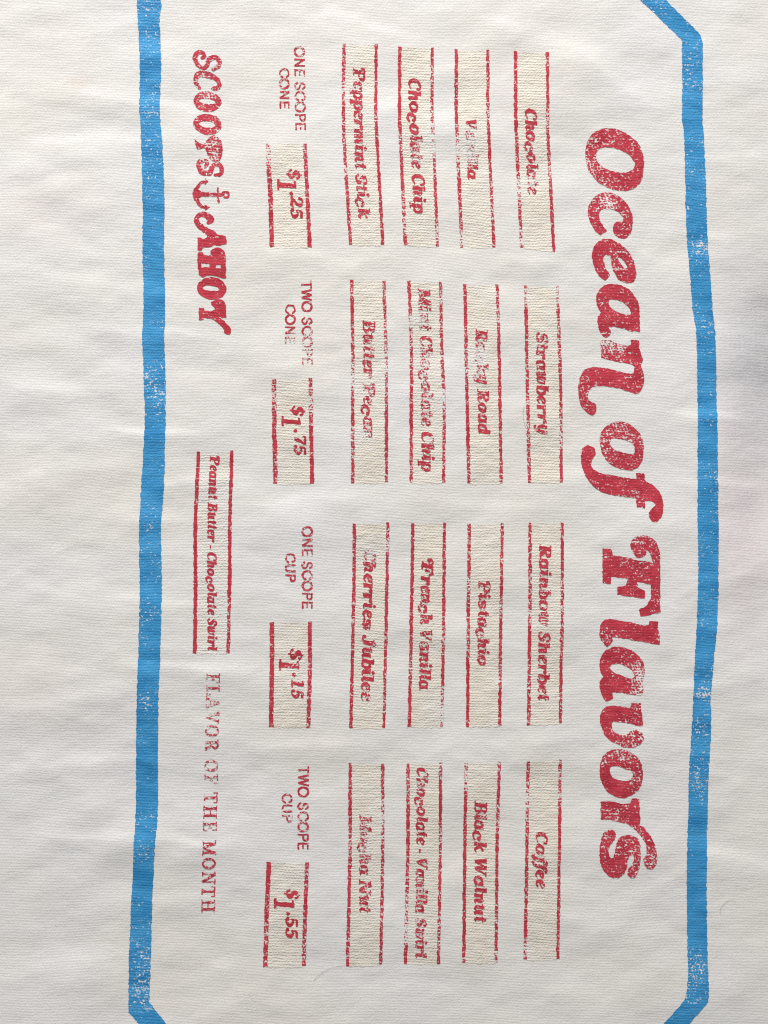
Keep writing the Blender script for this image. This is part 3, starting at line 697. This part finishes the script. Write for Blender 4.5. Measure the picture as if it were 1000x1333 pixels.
for cents, l, r, d, one, dot, c in PRICES:
    p = menu_strip("price_strip", 'cream price strip reading "$1.%s" between red rules' % cents, l, r, 5.8, 5.0)
    pc = set_text("$", G, d[1], d[2], [(0, d[0]), (2000, d[0])], 16.5, .1)
    pc += set_text("1", G, one[1], one[2], [(0, one[0]), (2000, one[0])], one[3], .1)
    pc += [disc(dot[0], dot[1], 2.5)]
    pc += set_text(cents, G, c[1], c[2], [(0, c[0]), (2000, c[0])], 16.3, .12)
    ink_mesh("price", pc, M_RED, p, L3, .2, rough=.65, step=5)

CAPTIONS = [
 ("ONE SCOPE", 59, 170, [(59, 382.6), (170, 384.5)], 13.8, "CONE", 87.5, 141.5, [(87, 363.4), (141, 364)], 13),
 ("TWO SCOPE", 365.5, 476, [(365, 392.2), (476, 393.8)], 13.8, "CONE", 396, 448, [(396, 371.5), (448, 371.2)], 13.4),
 ("ONE SCOPE", 685, 793, [(685, 393.2), (793, 393.2)], 14, "CUP", 719.7, 757.5, [(719, 371.5), (758, 371.6)], 13.6),
 ("TWO SCOPE", 997, 1107, [(997, 388), (1107, 387.4)], 14.4, "CUP", 1032.5, 1070.5, [(1032, 367), (1070, 367)], 13.6),
]
for a, a0, a1, ab, ac, b, b0, b1, bb, bc in CAPTIONS:
    o = ink_mesh("price_caption", set_text(a, PLAIN, a0, a1, ab, ac) + set_text(b, PLAIN, b0, b1, bb, bc), M_RED, shirt, L2, .30, rough=.45, step=5)
    o['label'] = 'thin red capitals reading "%s %s"' % (a, b)

# ------------------------------------------------------------------ the shop's lettering with its anchor
def Z(ox, oy, pts):   # points noted from an enlarged view, 12.5 times
    return [tuple([ox + p[0] / 12.5, oy + p[1] / 12.5] + [q / 12.5 if q > 1 else q for q in p[2:]]) for p in pts]
def ZS(ox, oy, *pts): return stroke(Z(ox, oy, pts), step=1.2)
def ZP(ox, oy, *pts): return [smooth_contour(Z(ox, oy, pts))]
def oval(cx, cy, rx, ry, rot, n=26):
    q = np.linspace(0, 2 * math.pi, n, endpoint=False); c, s = math.cos(rot), math.sin(rot)
    return np.stack([cx + rx * np.cos(q) * c - ry * np.sin(q) * s, cy + rx * np.cos(q) * s + ry * np.sin(q) * c], -1)
logo = bpy.data.objects.new("shop_sign_lettering", None)
link(logo, shirt)
logo['label'] = "red decorative lettering in two words with a small anchor between them"
LOGO = [
 [ZS(235, 55, (345, 255, 50), (388, 220, 60), (355, 165, 65), (275, 165, 75), (235, 235, 80), (250, 310, 75), (300, 380, 60), (370, 410, 60), (430, 370, 75), (455, 290, 90), (510, 245, 85), (590, 245, 80), (632, 310, 75), (610, 385, 65), (530, 430, 55))],
 [ZS(235, 55, (310, 735, 55), (255, 660, 65), (245, 580, 75), (290, 515, 90), (380, 510, 105), (480, 535, 95), (570, 580, 85), (625, 650, 70), (610, 725, 75), (520, 745, 60))],
 [[oval(269.6, 131.5, 18.2, 13.6, .1), oval(269.4, 131.2, 10.6, 3.6, .1)]],
 [[oval(270.2, 161.8, 18.4, 13.8, .1), oval(269.6, 161.8, 10.6, 4.2, .1)]],
 [ZP(235, 180, (235, 15, 1), (290, 70), (380, 105), (400, 90), (450, 10), (520, -50), (600, -30), (660, 40), (682, 150), (675, 280), (640, 360), (560, 375), (500, 350), (450, 290), (420, 210), (395, 160), (330, 180), (285, 195, 1), (245, 110)) + ZP(235, 180, (505, 215), (560, 215), (605, 245), (560, 262), (510, 250))],
 [ZS(235, 180, (400, 465, 50), (440, 410, 60), (400, 365, 60), (320, 385, 75), (300, 460, 80), (340, 540, 85), (400, 575, 80), (480, 570, 80), (505, 500, 80), (545, 440, 80), (610, 420, 70), (665, 470, 70), (672, 550, 70), (640, 595, 60), (565, 600, 50))],
 # anchor
 [ZS(235, 225, (320, 355, 80), (440, 355, 62), (560, 360, 62), (700, 362, 50)), ring(235 + 745 / 12.5, 225 + 362 / 12.5, 3.8, 3.8, 2.3), ZS(235, 225, (612, 262, 34), (618, 320, 30), (608, 380, 30), (628, 470, 34)),
  disc(235 + 612 / 12.5, 225 + 258 / 12.5, 1.7), disc(235 + 628 / 12.5, 225 + 470 / 12.5, 1.8),
  ZS(235, 225, (410, 150, 60), (335, 170, 46), (292, 225, 52), (255, 290, 66), (225, 350, 50)), ZS(235, 225, (225, 350, 50), (265, 430, 66), (300, 500, 56), (345, 552, 48), (400, 566, 40)),
  ZP(235, 225, (395, 518, 1), (490, 568, 1), (400, 622, 1)), ZP(235, 225, (395, 92, 1), (462, 150, 1), (398, 200, 1)), ZP(235, 225, (195, 355, 1), (270, 275), (330, 300), (375, 352), (325, 405), (255, 430))],
 # second word
 [ZS(235, 270, (455, 258, 60), (500, 205, 100), (430, 135, 95), (340, 118, 75), (272, 170, 80), (275, 250, 90), (345, 330, 95), (430, 390, 100), (530, 450, 130)),
  ZP(235, 270, (400, 350), (520, 390), (620, 450), (735, 475), (752, 540), (755, 605, 1), (620, 628), (560, 612), (505, 650), (420, 652), (370, 678), (350, 708, 1), (283, 708, 1), (278, 500, 1), (330, 490), (370, 520), (420, 510), (438, 450))],
 [ZP(235, 310, (285, 240, 1), (360, 240, 1), (380, 275), (430, 285), (500, 290, 1), (498, 230), (520, 190), (580, 160), (640, 160), (700, 200), (735, 260), (745, 400), (745, 665, 1), (690, 655), (620, 628), (560, 620), (430, 615), (350, 640), (298, 580), (285, 400)) +
  ZP(235, 310, (340, 415, 1), (475, 420, 1), (475, 475, 1), (345, 480, 1)) + ZP(235, 310, (580, 442, 1), (655, 442, 1), (655, 490, 1), (580, 490, 1))],
 [[oval(276, 375.6, 19, 14.6, .08), oval(274.8, 375.6, 11.4, 3.3, .12)]],
 [ZP(235, 360, (305, 515, 1), (385, 518, 1), (395, 555), (460, 570), (520, 555), (560, 540), (553, 500), (510, 465), (502, 420), (550, 392), (600, 372), (680, 385), (735, 440), (750, 540), (750, 678, 1), (680, 675, 1), (640, 655), (610, 690), (560, 705), (500, 688), (440, 685), (400, 672), (378, 708), (303, 708, 1)),
  ZS(235, 360, (500, 620, 90), (590, 690, 90), (690, 770, 92), (760, 850, 110), (768, 890, 125))],
]
for i, pcs in enumerate(LOGO):
    o = ink_mesh("anchor" if i == 6 else "letter", pcs, M_RED, logo, L2, 0.22 if i < 6 else .19, rough=.7, step=4)

# ------------------------------------------------------------------ a few loose hairs lying on the cloth
def hair(pts, label):
    P = np.array(pts, float); out = []
    for i in range(len(P) - 1):
        p0 = P[max(i - 1, 0)]; p1, p2 = P[i], P[i + 1]; p3 = P[min(i + 2, len(P) - 1)]
        for t in np.arange(8) / 8: out.append(.5 * (2 * p1 + (p2 - p0) * t + (2 * p0 - 5 * p1 + 4 * p2 - p3) * t * t + (3 * p1 - p0 - 3 * p2 + p3) * t ** 3))
    out.append(P[-1])
    Q = np.array(out)
    co = world_xyz(Q[:, 0], Q[:, 1], 1.0)
    r = .00003; v = []; f = []
    T = np.gradient(co, axis=0); T /= np.linalg.norm(T, axis=1, keepdims=True)
    for i, c in enumerate(co):
        s = np.cross(T[i], (0, 0, 1)); n = np.cross(s, T[i])
        for k in range(5): v.append(tuple(c + r * (math.cos(k * 1.2566) * s + math.sin(k * 1.2566) * n)))
    for i in range(len(co) - 1):
        for k in range(5): f.append((i * 5 + k, i * 5 + (k + 1) % 5, i * 5 + 5 + (k + 1) % 5, i * 5 + 5 + k))
    me = bpy.data.meshes.new("hair"); me.from_pydata(v, [], f); me.materials.append(M_HAIR)
    o = link(bpy.data.objects.new("hair", me)); o['label'] = label; o['category'] = "hair"; o['group'] = "loose hairs on the shirt"
M_HAIR = bpy.data.materials.new("hair"); M_HAIR.use_nodes = True
_b = M_HAIR.node_tree.nodes["Principled BSDF"]; _b.inputs['Base Color'].default_value = rgb(96, 82, 74); _b.inputs['Roughness'].default_value = .5
hair([(937, 1190), (937, 1183), (942, 1176), (950, 1171), (957, 1173)], "thin dark curled hair on bare cloth right of the blue border")
hair([(682, 529), (681, 539), (682, 549), (685, 558)], "short thin hair hugging the left rule of the Strawberry strip")
hair([(408, 1276), (420, 1266), (432, 1260), (446, 1258)], "long faint hair below the price reading $1.55")
